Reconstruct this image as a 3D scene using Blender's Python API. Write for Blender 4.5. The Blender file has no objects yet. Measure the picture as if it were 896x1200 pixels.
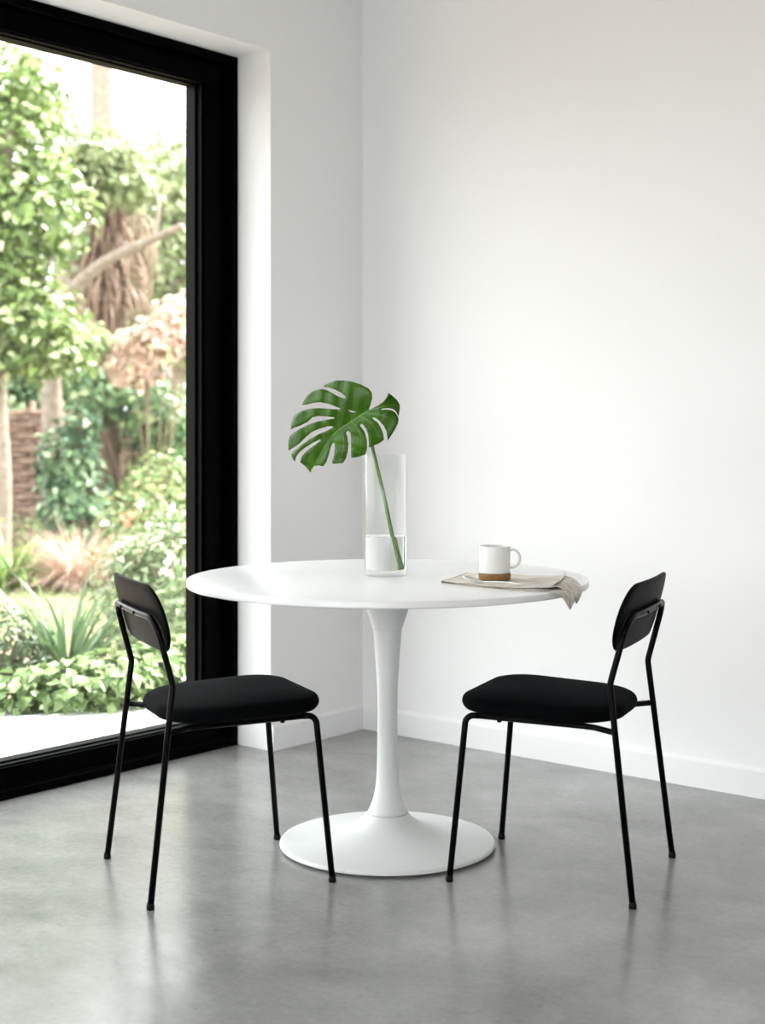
import bpy, bmesh, math, random
from mathutils import Vector, Matrix
from mathutils.geometry import tessellate_polygon
random.seed(7)
S = bpy.context.scene
COL = S.collection
PI = math.pi
V = Vector

# ------------------------------------------------------------------ materials
def mat(name, color, rough=0.5, spec=0.5, metal=0.0, **kw):
    m = bpy.data.materials.new(name); m.use_nodes = True
    b = m.node_tree.nodes['Principled BSDF']
    b.inputs['Base Color'].default_value = (*color, 1)
    b.inputs['Roughness'].default_value = rough
    b.inputs['Specular IOR Level'].default_value = spec
    b.inputs['Metallic'].default_value = metal
    for k, v in kw.items():
        b.inputs[k.replace('_', ' ')].default_value = v
    return m

def nodes(m):
    nt = m.node_tree
    return nt, nt.nodes, nt.links, nt.nodes['Principled BSDF']

def add_noise_bump(m, scale, strength, dist=0.001, detail=4, rand_col=None):
    nt, N, L, b = nodes(m)
    tc = N.new('ShaderNodeTexCoord')
    n = N.new('ShaderNodeTexNoise'); n.inputs['Scale'].default_value = scale; n.inputs['Detail'].default_value = detail
    L.new(tc.outputs['Object'], n.inputs['Vector'])
    bp = N.new('ShaderNodeBump'); bp.inputs['Strength'].default_value = strength; bp.inputs['Distance'].default_value = dist
    L.new(n.outputs['Fac'], bp.inputs['Height']); L.new(bp.outputs['Normal'], b.inputs['Normal'])
    if rand_col:
        r = N.new('ShaderNodeValToRGB')
        r.color_ramp.elements[0].color = (*rand_col[0], 1); r.color_ramp.elements[0].position = .3
        r.color_ramp.elements[1].color = (*rand_col[1], 1); r.color_ramp.elements[1].position = .7
        L.new(n.outputs['Fac'], r.inputs['Fac']); L.new(r.outputs['Color'], b.inputs['Base Color'])
    return m

M = {}
M['wall'] = add_noise_bump(mat('wall_paint', (.845, .842, .845), .6, .25), 220, .08)
M['side'] = mat('grey_plaster', (.82, .82, .81), .7, .2)
M['ceiling'] = mat('ceiling_paint', (.82, .82, .82), .7, .2)
M['skirting'] = mat('skirting_paint', (.84, .845, .85), .4, .4)
M['frame'] = add_noise_bump(mat('black_aluminium', (.0002, .0004, .0004), .3, .02), 900, .05, .0004)
M['bead'] = mat('black_bead', (.001, .0014, .0014), .5, .07)
M['gasket'] = mat('rubber_gasket', (.02, .022, .022), .5, .4)
M['tube'] = add_noise_bump(mat('black_powder_coat', (.001, .001, .001), .36, .09), 1400, .06, .0003)
M['rubber'] = mat('black_rubber', (.002, .002, .002), .55, .15)
M['table'] = mat('white_laminate', (.86, .865, .87), .22, .5)
M['tulip'] = mat('white_lacquer', (.70, .71, .705), .42, .3)
M['ceramic'] = mat('white_glaze', (.74, .74, .72), .3, .5)
M['clay'] = add_noise_bump(mat('raw_clay', (.25, .13, .05), .75, .2), 260, .3, .0006, 4, ((.19, .10, .037), (.28, .15, .06)))
M['steel'] = mat('brushed_steel', (.80, .80, .78), .38, .5, 1.0)

def fabric():
    m = mat('seat_wool', (.008, .009, .011), .9, .04)
    nt, N, L, b = nodes(m)
    b.inputs['Sheen Weight'].default_value = .010
    b.inputs['Sheen Roughness'].default_value = .45
    b.inputs['Sheen Tint'].default_value = (.75, .88, 1, 1)
    tc = N.new('ShaderNodeTexCoord')
    n = N.new('ShaderNodeTexNoise'); n.inputs['Scale'].default_value = 420; n.inputs['Detail'].default_value = 6
    L.new(tc.outputs['Object'], n.inputs['Vector'])
    r = N.new('ShaderNodeValToRGB')
    r.color_ramp.elements[0].position = .38; r.color_ramp.elements[0].color = (.0006, .0007, .0008, 1)
    r.color_ramp.elements[1].position = .66; r.color_ramp.elements[1].color = (.0028, .0034, .0042, 1)
    L.new(n.outputs['Fac'], r.inputs['Fac']); L.new(r.outputs['Color'], b.inputs['Base Color'])
    bp = N.new('ShaderNodeBump'); bp.inputs['Strength'].default_value = .5; bp.inputs['Distance'].default_value = .0012
    L.new(n.outputs['Fac'], bp.inputs['Height']); L.new(bp.outputs['Normal'], b.inputs['Normal'])
    return m
M['fabric'] = fabric()

def wood_black():
    m = mat('black_stained_ash', (.012, .012, .012), .5, .03)
    nt, N, L, b = nodes(m)
    tc = N.new('ShaderNodeTexCoord'); mp = N.new('ShaderNodeMapping')
    mp.inputs['Scale'].default_value = (60, 260, 7)
    L.new(tc.outputs['Object'], mp.inputs['Vector'])
    n = N.new('ShaderNodeTexNoise'); n.inputs['Scale'].default_value = 1.0; n.inputs['Detail'].default_value = 5
    L.new(mp.outputs['Vector'], n.inputs['Vector'])
    r = N.new('ShaderNodeValToRGB')
    r.color_ramp.elements[0].position = .35; r.color_ramp.elements[0].color = (.0014, .0016, .0016, 1)
    r.color_ramp.elements[1].position = .7; r.color_ramp.elements[1].color = (.004, .0046, .0046, 1)
    L.new(n.outputs['Fac'], r.inputs['Fac']); L.new(r.outputs['Color'], b.inputs['Base Color'])
    bp = N.new('ShaderNodeBump'); bp.inputs['Strength'].default_value = .25; bp.inputs['Distance'].default_value = .0006
    L.new(n.outputs['Fac'], bp.inputs['Height']); L.new(bp.outputs['Normal'], b.inputs['Normal'])
    return m
M['wood'] = wood_black()

def concrete():
    m = mat('polished_concrete', (.4, .4, .4), .3, .62)
    nt, N, L, b = nodes(m)
    tc = N.new('ShaderNodeTexCoord')
    def noise(scale, detail, rough=.55, dist=0, vec=None):
        n = N.new('ShaderNodeTexNoise')
        n.inputs['Scale'].default_value = scale; n.inputs['Detail'].default_value = detail
        n.inputs['Roughness'].default_value = rough; n.inputs['Distortion'].default_value = dist
        L.new(vec or tc.outputs['Object'], n.inputs['Vector']); return n
    mp = N.new('ShaderNodeMapping'); mp.inputs['Rotation'].default_value = (0, 0, .35); mp.inputs['Scale'].default_value = (1.0, 1.6, 1)
    L.new(tc.outputs['Object'], mp.inputs['Vector'])
    a = noise(2.4, 9, .6, .3); c = noise(6, 10, .62, .35, mp.outputs['Vector']); d = noise(60, 4, .6)
    def mix(fac, x, y):
        mx = N.new('ShaderNodeMix'); mx.data_type = 'FLOAT'; mx.inputs[0].default_value = fac
        L.new(x, mx.inputs[2]); L.new(y, mx.inputs[3]); return mx.outputs[0]
    f = mix(.16, a.outputs['Fac'], c.outputs['Fac'])
    f2 = mix(.22, f, d.outputs['Fac'])
    r = N.new('ShaderNodeValToRGB'); e = r.color_ramp.elements
    e[0].position = .27; e[0].color = (.135, .136, .131, 1)
    e[1].position = .75; e[1].color = (.40, .398, .39, 1)
    e2 = r.color_ramp.elements.new(.5); e2.color = (.258, .257, .25, 1)
    L.new(f2, r.inputs['Fac'])
    # hair-fine scratches and trowel marks
    w = N.new('ShaderNodeTexVoronoi'); w.feature = 'DISTANCE_TO_EDGE'; w.inputs['Scale'].default_value = 7
    dn = noise(5, 6, .7)
    mp2 = N.new('ShaderNodeMixRGB'); mp2.blend_type = 'ADD'; mp2.inputs['Fac'].default_value = .55
    L.new(tc.outputs['Object'], mp2.inputs['Color1']); L.new(dn.outputs['Color'], mp2.inputs['Color2'])
    L.new(mp2.outputs['Color'], w.inputs['Vector'])
    cr = N.new('ShaderNodeValToRGB'); cr.color_ramp.elements[0].position = 0; cr.color_ramp.elements[0].color = (.80, .80, .79, 1)
    cr.color_ramp.elements[1].position = .016; cr.color_ramp.elements[1].color = (1, 1, 1, 1)
    L.new(w.outputs['Distance'], cr.inputs['Fac'])
    gate = noise(2.6, 3); gr = N.new('ShaderNodeValToRGB')
    gr.color_ramp.elements[0].position = .5; gr.color_ramp.elements[0].color = (0, 0, 0, 1)
    gr.color_ramp.elements[1].position = .62; gr.color_ramp.elements[1].color = (1, 1, 1, 1)
    L.new(gate.outputs['Fac'], gr.inputs['Fac'])
    mul = N.new('ShaderNodeMixRGB'); mul.blend_type = 'MULTIPLY'
    L.new(gr.outputs['Color'], mul.inputs['Fac']); L.new(r.outputs['Color'], mul.inputs['Color1']); L.new(cr.outputs['Color'], mul.inputs['Color2'])
    # short dark flecks from the trowel
    mp3 = N.new('ShaderNodeMapping'); mp3.inputs['Scale'].default_value = (26, 60, 1); mp3.inputs['Rotation'].default_value = (0, 0, .9)
    L.new(mp2.outputs['Color'], mp3.inputs['Vector'])
    fl = noise(1.0, 3, .5, .8, mp3.outputs['Vector']); fr = N.new('ShaderNodeValToRGB')
    fr.color_ramp.elements[0].position = .27; fr.color_ramp.elements[0].color = (.6, .6, .59, 1)
    fr.color_ramp.elements[1].position = .36; fr.color_ramp.elements[1].color = (1, 1, 1, 1)
    L.new(fl.outputs['Fac'], fr.inputs['Fac'])
    mul2 = N.new('ShaderNodeMixRGB'); mul2.blend_type = 'MULTIPLY'; mul2.inputs['Fac'].default_value = .8
    L.new(mul.outputs['Color'], mul2.inputs['Color1']); L.new(fr.outputs['Color'], mul2.inputs['Color2'])
    L.new(mul2.outputs['Color'], b.inputs['Base Color'])
    rr = N.new('ShaderNodeMapRange'); rr.inputs['From Min'].default_value = .35; rr.inputs['From Max'].default_value = .65
    rr.inputs['To Min'].default_value = .19; rr.inputs['To Max'].default_value = .27
    L.new(c.outputs['Fac'], rr.inputs['Value']); L.new(rr.outputs['Result'], b.inputs['Roughness'])
    bp = N.new('ShaderNodeBump'); bp.inputs['Strength'].default_value = .015; bp.inputs['Distance'].default_value = .002
    L.new(f2, bp.inputs['Height']); L.new(bp.outputs['Normal'], b.inputs['Normal'])
    return m
M['floor'] = concrete()

def linen():
    m = mat('beige_linen', (.5, .46, .4), .9, .15)
    nt, N, L, b = nodes(m)
    tc = N.new('ShaderNodeTexCoord')
    mp = N.new('ShaderNodeMapping'); mp.inputs['Rotation'].default_value = (0, 0, .93); mp.inputs['Scale'].default_value = (14, 190, 60)
    L.new(tc.outputs['Object'], mp.inputs['Vector'])
    n = N.new('ShaderNodeTexNoise'); n.inputs['Scale'].default_value = 1; n.inputs['Detail'].default_value = 5
    L.new(mp.outputs['Vector'], n.inputs['Vector'])
    r = N.new('ShaderNodeValToRGB')
    r.color_ramp.elements[0].position = .36; r.color_ramp.elements[0].color = (.44, .385, .33, 1)
    r.color_ramp.elements[1].position = .6; r.color_ramp.elements[1].color = (.84, .80, .74, 1)
    L.new(n.outputs['Fac'], r.inputs['Fac']); L.new(r.outputs['Color'], b.inputs['Base Color'])
    bp = N.new('ShaderNodeBump'); bp.inputs['Strength'].default_value = .5; bp.inputs['Distance'].default_value = .001
    L.new(n.outputs['Fac'], bp.inputs['Height']); L.new(bp.outputs['Normal'], b.inputs['Normal'])
    return m
M['linen'] = linen()

def glass(name, ior=1.45, tint=(1, 1, 1)):
    m = bpy.data.materials.new(name); m.use_nodes = True
    nt = m.node_tree; nt.nodes.clear()
    o = nt.nodes.new('ShaderNodeOutputMaterial'); g = nt.nodes.new('ShaderNodeBsdfGlass')
    g.inputs['IOR'].default_value = ior; g.inputs['Roughness'].default_value = 0; g.inputs['Color'].default_value = (*tint, 1)
    nt.links.new(g.outputs[0], o.inputs[0]); return m
def thin_glass():
    m = bpy.data.materials.new('clear_glass'); m.use_nodes = True
    nt = m.node_tree; nt.nodes.clear(); N = nt.nodes; L = nt.links
    o = N.new('ShaderNodeOutputMaterial'); mx = N.new('ShaderNodeMixShader')
    t = N.new('ShaderNodeBsdfTransparent'); t.inputs['Color'].default_value = (.985, .99, .985, 1)
    g = N.new('ShaderNodeBsdfGlossy'); g.inputs['Roughness'].default_value = .02
    lw = N.new('ShaderNodeLayerWeight'); lw.inputs['Blend'].default_value = .5
    pw = N.new('ShaderNodeMath'); pw.operation = 'POWER'; pw.inputs[1].default_value = 4.5; L.new(lw.outputs['Facing'], pw.inputs[0])
    f = N.new('ShaderNodeMath'); f.operation = 'MULTIPLY_ADD'; f.inputs[1].default_value = .55; f.inputs[2].default_value = .03; L.new(pw.outputs[0], f.inputs[0])
    L.new(f.outputs[0], mx.inputs[0]); L.new(t.outputs[0], mx.inputs[1]); L.new(g.outputs[0], mx.inputs[2]); L.new(mx.outputs[0], o.inputs[0])
    return m
M['glass'] = thin_glass()
M['water'] = glass('clear_water', 1.18, (.995, .998, .996))

def pane_glass():
    m = bpy.data.materials.new('window_glass'); m.use_nodes = True
    nt = m.node_tree; nt.nodes.clear(); N = nt.nodes; L = nt.links
    o = N.new('ShaderNodeOutputMaterial'); mx = N.new('ShaderNodeMixShader')
    t = N.new('ShaderNodeBsdfTransparent'); t.inputs['Color'].default_value = (.97, .985, .975, 1)
    g = N.new('ShaderNodeBsdfGlossy'); g.inputs['Roughness'].default_value = 0.0
    lw = N.new('ShaderNodeLayerWeight'); lw.inputs['Blend'].default_value = .5
    pw = N.new('ShaderNodeMath'); pw.operation = 'POWER'; pw.inputs[1].default_value = 5; L.new(lw.outputs['Facing'], pw.inputs[0])
    f = N.new('ShaderNodeMath'); f.operation = 'MULTIPLY_ADD'; f.inputs[1].default_value = .7; f.inputs[2].default_value = .025; L.new(pw.outputs[0], f.inputs[0])
    L.new(f.outputs[0], mx.inputs[0]); L.new(t.outputs[0], mx.inputs[1]); L.new(g.outputs[0], mx.inputs[2]); L.new(mx.outputs[0], o.inputs[0])
    return m
M['pane'] = pane_glass()

def leaf_mat(name, c0, c1, trans=.35, rough=.4, c2=None):
    """leaf colour varies from leaf to leaf; light shines through"""
    m = bpy.data.materials.new(name); m.use_nodes = True
    nt, N, L, b = nodes(m)
    b.inputs['Roughness'].default_value = rough; b.inputs['Specular IOR Level'].default_value = .4
    g = N.new('ShaderNodeNewGeometry'); r = N.new('ShaderNodeValToRGB')
    r.color_ramp.elements[0].color = (*c0, 1); r.color_ramp.elements[1].color = (*c1, 1)
    if c2:
        e = r.color_ramp.elements.new(.82); e.color = (*c1, 1); r.color_ramp.elements[2].color = (*c2, 1)
    L.new(g.outputs['Random Per Island'], r.inputs['Fac']); L.new(r.outputs['Color'], b.inputs['Base Color'])
    t = N.new('ShaderNodeBsdfTranslucent'); L.new(r.outputs['Color'], t.inputs['Color'])
    mx = N.new('ShaderNodeMixShader'); mx.inputs[0].default_value = trans
    o = N['Material Output']
    L.new(b.outputs[0], mx.inputs[1]); L.new(t.outputs[0], mx.inputs[2]); L.new(mx.outputs[0], o.inputs[0])
    return m

def bark_mat(name, c0, c1):
    m = mat(name, c0, .85, .2)
    return add_noise_bump(m, 14, .8, .02, 6, (c0, c1))

# ------------------------------------------------------------------ mesh helpers
def obj(name, verts, faces, m=None, parent=None, smooth=False, loc=None):
    me = bpy.data.meshes.new(name); me.from_pydata([tuple(v) for v in verts], [], faces); me.update()
    if smooth:
        me.polygons.foreach_set('use_smooth', [True] * len(me.polygons))
    o = bpy.data.objects.new(name, me); COL.objects.link(o)
    if m: me.materials.append(m)
    if parent: o.parent = parent
    if loc is not None: o.location = loc
    return o

def empty(name, loc=(0, 0, 0), rz=0):
    o = bpy.data.objects.new(name, None); COL.objects.link(o)
    o.location = loc; o.rotation_euler = (0, 0, rz); o.empty_display_size = .1
    return o

def tag(o, label, cat, group=None, kind=None):
    o['label'] = label; o['category'] = cat
    if group: o['group'] = group
    if kind: o['kind'] = kind
    return o

def structure(o, label=None):
    o['kind'] = 'structure'
    return o

class MB:
    def __init__(s): s.v = []; s.f = []
    def add(s, verts, faces):
        k = len(s.v); s.v += [V(p) for p in verts]; s.f += [tuple(i + k for i in f) for f in faces]
    def box(s, x0, x1, y0, y1, z0, z1):
        s.add([(x0,y0,z0),(x1,y0,z0),(x1,y1,z0),(x0,y1,z0),(x0,y0,z1),(x1,y0,z1),(x1,y1,z1),(x0,y1,z1)],
              [(0,3,2,1),(4,5,6,7),(0,1,5,4),(1,2,6,5),(2,3,7,6),(3,0,4,7)])
    def tube(s, pts, rad, seg=12, caps=True):
        pts = [V(p) for p in pts]; n = len(pts)
        if not hasattr(rad, '__len__'): rad = [rad] * n
        T = []
        for i in range(n):
            a = pts[max(i-1, 0)]; b = pts[min(i+1, n-1)]; T.append((b - a).normalized())
        up = V((0, 0, 1)) if abs(T[0].z) < .9 else V((1, 0, 0))
        nrm = (up - T[0] * up.dot(T[0])).normalized()
        vs = []
        for i in range(n):
            nrm = (nrm - T[i] * nrm.dot(T[i])).normalized(); bi = T[i].cross(nrm)
            for k in range(seg):
                a = 2 * PI * k / seg
                vs.append(pts[i] + (nrm * math.cos(a) + bi * math.sin(a)) * rad[i])
        fs = []
        for i in range(n - 1):
            for k in range(seg):
                a = i * seg + k; b = i * seg + (k + 1) % seg
                fs.append((a, b, b + seg, a + seg))
        if caps:
            fs.append(tuple(reversed(range(seg)))); fs.append(tuple(range((n - 1) * seg, n * seg)))
        s.add(vs, fs)
    def lathe(s, prof, seg=64, center=(0, 0)):
        """prof: list of (r, z); r = 0 ends are closed to a point"""
        rings = []; vs = []
        for r, z in prof:
            if r < 1e-6:
                rings.append([len(vs)]); vs.append((center[0], center[1], z))
            else:
                rings.append(list(range(len(vs), len(vs) + seg)))
                vs += [(center[0] + r * math.cos(2*PI*k/seg), center[1] + r * math.sin(2*PI*k/seg), z) for k in range(seg)]
        fs = []
        for A, B in zip(rings[:-1], rings[1:]):
            for k in range(seg):
                k2 = (k + 1) % seg
                if len(A) == 1 and len(B) == 1: continue
                if len(A) == 1: fs.append((A[0], B[k2], B[k]))
                elif len(B) == 1: fs.append((A[k], A[k2], B[0]))
                else: fs.append((A[k], A[k2], B[k2], B[k]))
        s.add(vs, fs)
    def build(s, name, m, parent=None, smooth=False, loc=None, bevel=0, fix=True):
        o = obj(name, s.v, s.f, m, parent, smooth, loc)
        if fix:
            bm = bmesh.new(); bm.from_mesh(o.data); bmesh.ops.recalc_face_normals(bm, faces=bm.faces); bm.to_mesh(o.data); bm.free()
        if bevel:
            b = o.modifiers.new('bevel', 'BEVEL'); b.width = bevel; b.segments = 2; b.limit_method = 'ANGLE'
        return o

def fillet(pts, radii, n=8):
    """round the inner corners of a polyline"""
    pts = [V(p) for p in pts]; out = [pts[0]]
    for i in range(1, len(pts) - 1):
        a, b, c = pts[i-1], pts[i], pts[i+1]; r = radii[i-1] if hasattr(radii, '__len__') else radii
        d1 = (a - b).normalized(); d2 = (c - b).normalized()
        ang = d1.angle(d2); t = r / math.tan(ang / 2)
        p1 = b + d1 * t; p2 = b + d2 * t
        cen = b + (d1 + d2).normalized() * (r / math.sin(ang / 2))
        v1 = p1 - cen; v2 = p2 - cen; th = v1.angle(v2)
        for k in range(n + 1):
            f = k / n
            out.append(cen + (v1 * math.sin((1-f) * th) + v2 * math.sin(f * th)) / math.sin(th))
    out.append(pts[-1]); return out

def spline(pts, n=8):
    pts = [V(p) for p in pts]; out = []
    P = [pts[0] * 2 - pts[1]] + pts + [pts[-1] * 2 - pts[-2]]
    for i in range(1, len(P) - 2):
        p0, p1, p2, p3 = P[i-1:i+3]
        for k in range(n):
            t = k / n
            out.append(.5 * ((2*p1) + (p2-p0)*t + (2*p0-5*p1+4*p2-p3)*t*t + (3*p1-p0-3*p2+p3)*t**3))
    out.append(pts[-1]); return out

# ------------------------------------------------------------------ camera
CAM = V((3.5445, -4.1775, 1.1496)); YAW = .6897; FPX = 1670.64; V0 = 502.5
FW = V((-math.sin(YAW), math.cos(YAW), 0)); RT = V((math.cos(YAW), math.sin(YAW), 0))
cd = bpy.data.cameras.new('camera'); cam = bpy.data.objects.new('camera', cd); COL.objects.link(cam)
cam.location = CAM; cam.rotation_euler = (PI/2, 0, YAW)
cd.sensor_fit = 'VERTICAL'; cd.sensor_height = 36; cd.sensor_width = 36
cd.lens = FPX / 1200 * 36; cd.shift_y = -(600 - V0) / 1200; cd.clip_start = .05; cd.clip_end = 300
cd.dof.use_dof = True; cd.dof.focus_distance = 3.85; cd.dof.aperture_fstop = 2.6
S.camera = cam

# ------------------------------------------------------------------ the room
YR = -.5075; ZS = 2.501; XF = -.163; XO = -.36; YN = -4.75; CEIL = 2.92
b = MB(); b.box(-.36, 7.6, -8.6, .36, -.12, 0); structure(b.build('floor', M['floor']))
b = MB(); b.box(-.36, 7.6, -8.6, .36, CEIL, CEIL + .3); structure(b.build('ceiling', M['ceiling']))
b = MB(); b.box(0, 7.6, 0, .36, 0, CEIL); structure(b.build('wall_back', M['wall']))
b = MB(); b.box(XO, 0, YR, .36, 0, CEIL); b.box(XO, 0, YN, YR, ZS, CEIL); b.box(XO, 0, -8.6, YN, 0, CEIL)
structure(b.build('wall_left', M['wall']))
b = MB(); b.box(7.6, 7.9, -8.6, .36, -.12, CEIL + .3); structure(b.build('wall_right', M['side']))
b = MB(); b.box(-.36, 1.4, -8.9, -8.6, -.12, CEIL + .3); b.box(7.3, 7.9, -8.9, -8.6, -.12, CEIL + .3); b.box(1.4, 7.3, -8.9, -8.6, 2.6, CEIL + .3)
structure(b.build('wall_front', M['wall']))
def skirting(name, axis):
    # flat board with a small chamfer along its top edge
    prof = [(0, 0), (.014, 0), (.014, .083), (.006, .092), (0, .092)]
    bb = MB(); n = len(prof)
    if axis == 'x':
        A = [(.0 + 0, -d, z) for d, z in prof]; B = [(7.6, -d, z) for d, z in prof]
    else:
        A = [(d, YR, z) for d, z in prof]; B = [(d, 0, z) for d, z in prof]
    bb.add(A + B, [tuple(range(n)), tuple(range(n, 2*n))] + [(i, (i+1) % n, n + (i+1) % n, n + i) for i in range(n)])
    o = bb.build(name, M['skirting']); structure(o); return o
skirting('baseboard_back', 'x'); skirting('baseboard_left', 'y')

# sliding glass door / window: outer frame > sashes > panes
def ring(bb, x0, x1, y0, y1, z0, z1, wy0, wy1, wb, wt):
    """rectangular frame in the window plane (y0<y1), depth x0..x1"""
    bb.box(x0, x1, y0, y1, z0, z0 + wb); bb.box(x0, x1, y0, y1, z1 - wt, z1)
    bb.box(x0, x1, y0, y0 + wy0, z0 + wb, z1 - wt); bb.box(x0, x1, y1 - wy1, y1, z0 + wb, z1 - wt)
win = MB(); ring(win, XO + .01, XF, YN, YR, 0, ZS, .03, .03, .028, .034)
W = win.build('window_1', M['frame'], bevel=.0025); structure(W); W['label'] = 'full-height black framed sliding window on the left'
YM = -2.55
def sash(y0, y1, xo):
    a = MB(); ring(a, xo - .065, xo, y0, y1, .028, ZS - .034, .10, .10, .064, .072)
    so = a.build('sash', M['frame'], W, bevel=.002)
    c = MB(); ring(c, xo - .082, xo - .012, y0 + .10, y1 - .10, .092, ZS - .106, .011, .011, .006, .006)
    ring(c, xo - .082, xo - .034, y0 + .111, y1 - .111, .098, ZS - .112, .011, .011, .006, .006)
    c.build('glazing_bead', M['bead'], so, bevel=.0012)
    g = MB(); g.box(xo - .080, xo - .072, y0 + .115, y1 - .115, .100, ZS - .114)
    gp = g.build('glass_pane', M['pane'], so)
sash(YM - .05, YR - .03, -.196)
sash(YN + .03, YM + .05, -.27)
t = MB(); t.box(XF - .028, XF - .022, YN + .03, YR - .03, .028, .034); t.build('floor_track', M['bead'], W)

# ------------------------------------------------------------------ pedestal table
TC = V((1.0477, -1.1290, 0)); TZ = .74; TR = .5515
def T(r, f, z=TZ): return V((TC.x, TC.y, 0)) + RT * r + FW * f + V((0, 0, z))
tab = tag(empty('pedestal_table', TC), 'round white table on a single flared trumpet foot', 'table')
b = MB()
prof = [(0, TZ), (TR - .004, TZ), (TR - .0012, TZ - .0012), (TR, TZ - .004), (TR, TZ - .016), (TR - .002, TZ - .0185), (TR - .035, TZ - .024), (0, TZ - .024)]
b.lathe(prof, 160)
o = b.build('tabletop', M['table'], tab, True)
m_ = o.modifiers.new('es', 'EDGE_SPLIT'); m_.split_angle = math.radians(35)
ctrl = [(.078, .716), (.0715, .70), (.0625, .675), (.0568, .648), (.047, .618), (.0407, .5975), (.0368, .560), (.0336, .5187), (.0298, .460), (.0278, .409), (.0276, .350), (.028, .299), (.0284, .250), (.0292, .217), (.0305, .190), (.033, .1626), (.0385, .1343), (.0465, .110), (.0563, .0903)]
def smooth2(c, n=5):
    return [(p.x, p.z) for p in spline([(r, 0, z) for r, z in c], n)]
i1 = 5
b = MB(); b.lathe(smooth2(ctrl[:i1 + 1]), 64); b.build('column_collar', M['tulip'], tab, True)
b = MB(); b.lathe(smooth2([(ctrl[i1][0] - .0006, ctrl[i1][1] - .0008)] + ctrl[i1 + 1:-1] + [(ctrl[-1][0] - .0007, ctrl[-1][1] + .0008)]), 64); b.build('column', M['tulip'], tab, True)
bp_ = [ctrl[-1], (.066, .079), (.0783, .0685), (.094, .0585), (.115, .049), (.145, .0385), (.18, .030), (.22, .0235), (.26, .0190), (.2915, .0158)]
b = MB(); b.lathe(smooth2(bp_, 6) + [(.2955, .0143), (.2972, .0115), (.2972, .0075), (.2955, .0055), (.285, .005), (.268, .005), (.268, 0), (0, 0)], 128)
o = b.build('base_foot', M['tulip'], tab, True)
m_ = o.modifiers.new('es', 'EDGE_SPLIT'); m_.split_angle = math.radians(40)

# ------------------------------------------------------------------ chairs
TUBE = .008
def seat_outline(n=96):
    """rounded trapezoid in plan, wide and blunt in front, rounder at the back"""
    cs = [(.234, .212, .100), (.234, -.212, .100), (-.180, -.190, .145), (-.180, .190, .145)]
    P = [V((c[0], c[1], 0)) for c in cs]; out = []
    for i in range(4):
        a, bq, c = P[i-1], P[i], P[(i+1) % 4]; r = cs[i][2]
        d1 = (a-bq).normalized(); d2 = (c-bq).normalized(); ang = d1.angle(d2); t = r / math.tan(ang/2)
        cen = bq + (d1+d2).normalized() * (r / math.sin(ang/2)); v1 = bq + d1*t - cen; v2 = bq + d2*t - cen; th = v1.angle(v2)
        for k in range(n // 4):
            f = k / (n // 4 - 1)
            out.append(cen + (v1*math.sin((1-f)*th) + v2*math.sin(f*th)) / math.sin(th))
        # slight bow of the sides
    return out
def seat_mesh():
    out = seat_outline(); n = len(out); vs = []; fs = []
    # (scale inset in metres, height)
    prof = [(.055, -.0165), (.018, -.0165), (.009, -.0135), (.003, -.007), (0, .001), (.0005, .008), (.003, .0145), (.0075, .0195), (.014, .0230), (.026, .0262), (.05, .0300), (.08, .0330), (.12, .0352), (.16, .036)]
    cen = V((.01, 0, 0))
    zz = lambda x: .4405 + .028 * x
    rings = []
    for ins, h in prof:
        ids = []
        for p in out:
            d = p - cen; L_ = d.length; q = cen + d * max(0.02, (L_ - ins) / L_)
            ids.append(len(vs)); vs.append(V((q.x, q.y, zz(q.x) + h)))
        rings.append(ids)
    for A, B in zip(rings[:-1], rings[1:]):
        for k in range(n): fs.append((A[k], A[(k+1) % n], B[(k+1) % n], B[k]))
    fs.append(tuple(rings[-1])); fs.append(tuple(reversed(rings[0])))
    return vs, fs
def backrest_mesh():
    hw, z0, z1, r, th = .226, .604, .772, .082, .0095
    nx, nz = 33, 17
    def surf(y, z): return -.1965 - .27 * (z - .604) + .011 * (y / .2) ** 2
    out = []
    for sx, sz in ((1, 1), (-1, 1), (-1, -1), (1, -1)):
        rr = r if sz > 0 else .075
        cy = sx * (hw - rr); cz = (z1 - rr) if sz > 0 else (z0 + rr)
        a0 = {(1, 1): 0, (-1, 1): PI/2, (-1, -1): PI, (1, -1): 3*PI/2}[(sx, sz)]
        for k in range(13):
            a = a0 + PI/2 * k/12; out.append((cy + rr*math.cos(a), cz + rr*math.sin(a)))
    # refine the straight top and bottom runs so the curve follows
    ref = []
    for i in range(len(out)):
        p, q = out[i], out[(i+1) % len(out)]; ref.append(p)
        d = math.dist(p, q); k = int(d // .02)
        for j in range(1, k): ref.append((p[0] + (q[0]-p[0])*j/k, p[1] + (q[1]-p[1])*j/k))
    out = ref; n = len(out); zc = (z0 + z1)/2
    vs = []; fs = []; rings = []
    def ringpts(scale, ins, off):
        ids = []
        for y, z in out:
            l = math.hypot(y, z - zc); k = scale * max(0, (l - ins) / l)
            yy = y * k; zz = zc + (z - zc) * k; ids.append(len(vs)); vs.append(V((surf(yy, zz) + off, yy, zz)))
        rings.append(ids)
    for sc in (.08, .3, .55, .8): ringpts(sc, 0, 0)
    ringpts(1, .003, 0); ringpts(1, .0008, .0012); ringpts(1, 0, .003); ringpts(1, 0, th - .003); ringpts(1, .0008, th - .0012); ringpts(1, .003, th)
    for sc in (.8, .55, .3, .08): ringpts(sc, 0, th)
    for A, B in zip(rings[:-1], rings[1:]):
        for k in range(n): fs.append((A[k], A[(k+1) % n], B[(k+1) % n], B[k]))
    fs.append(tuple(reversed(rings[0]))); fs.append(tuple(rings[-1]))
    return vs, fs

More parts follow.
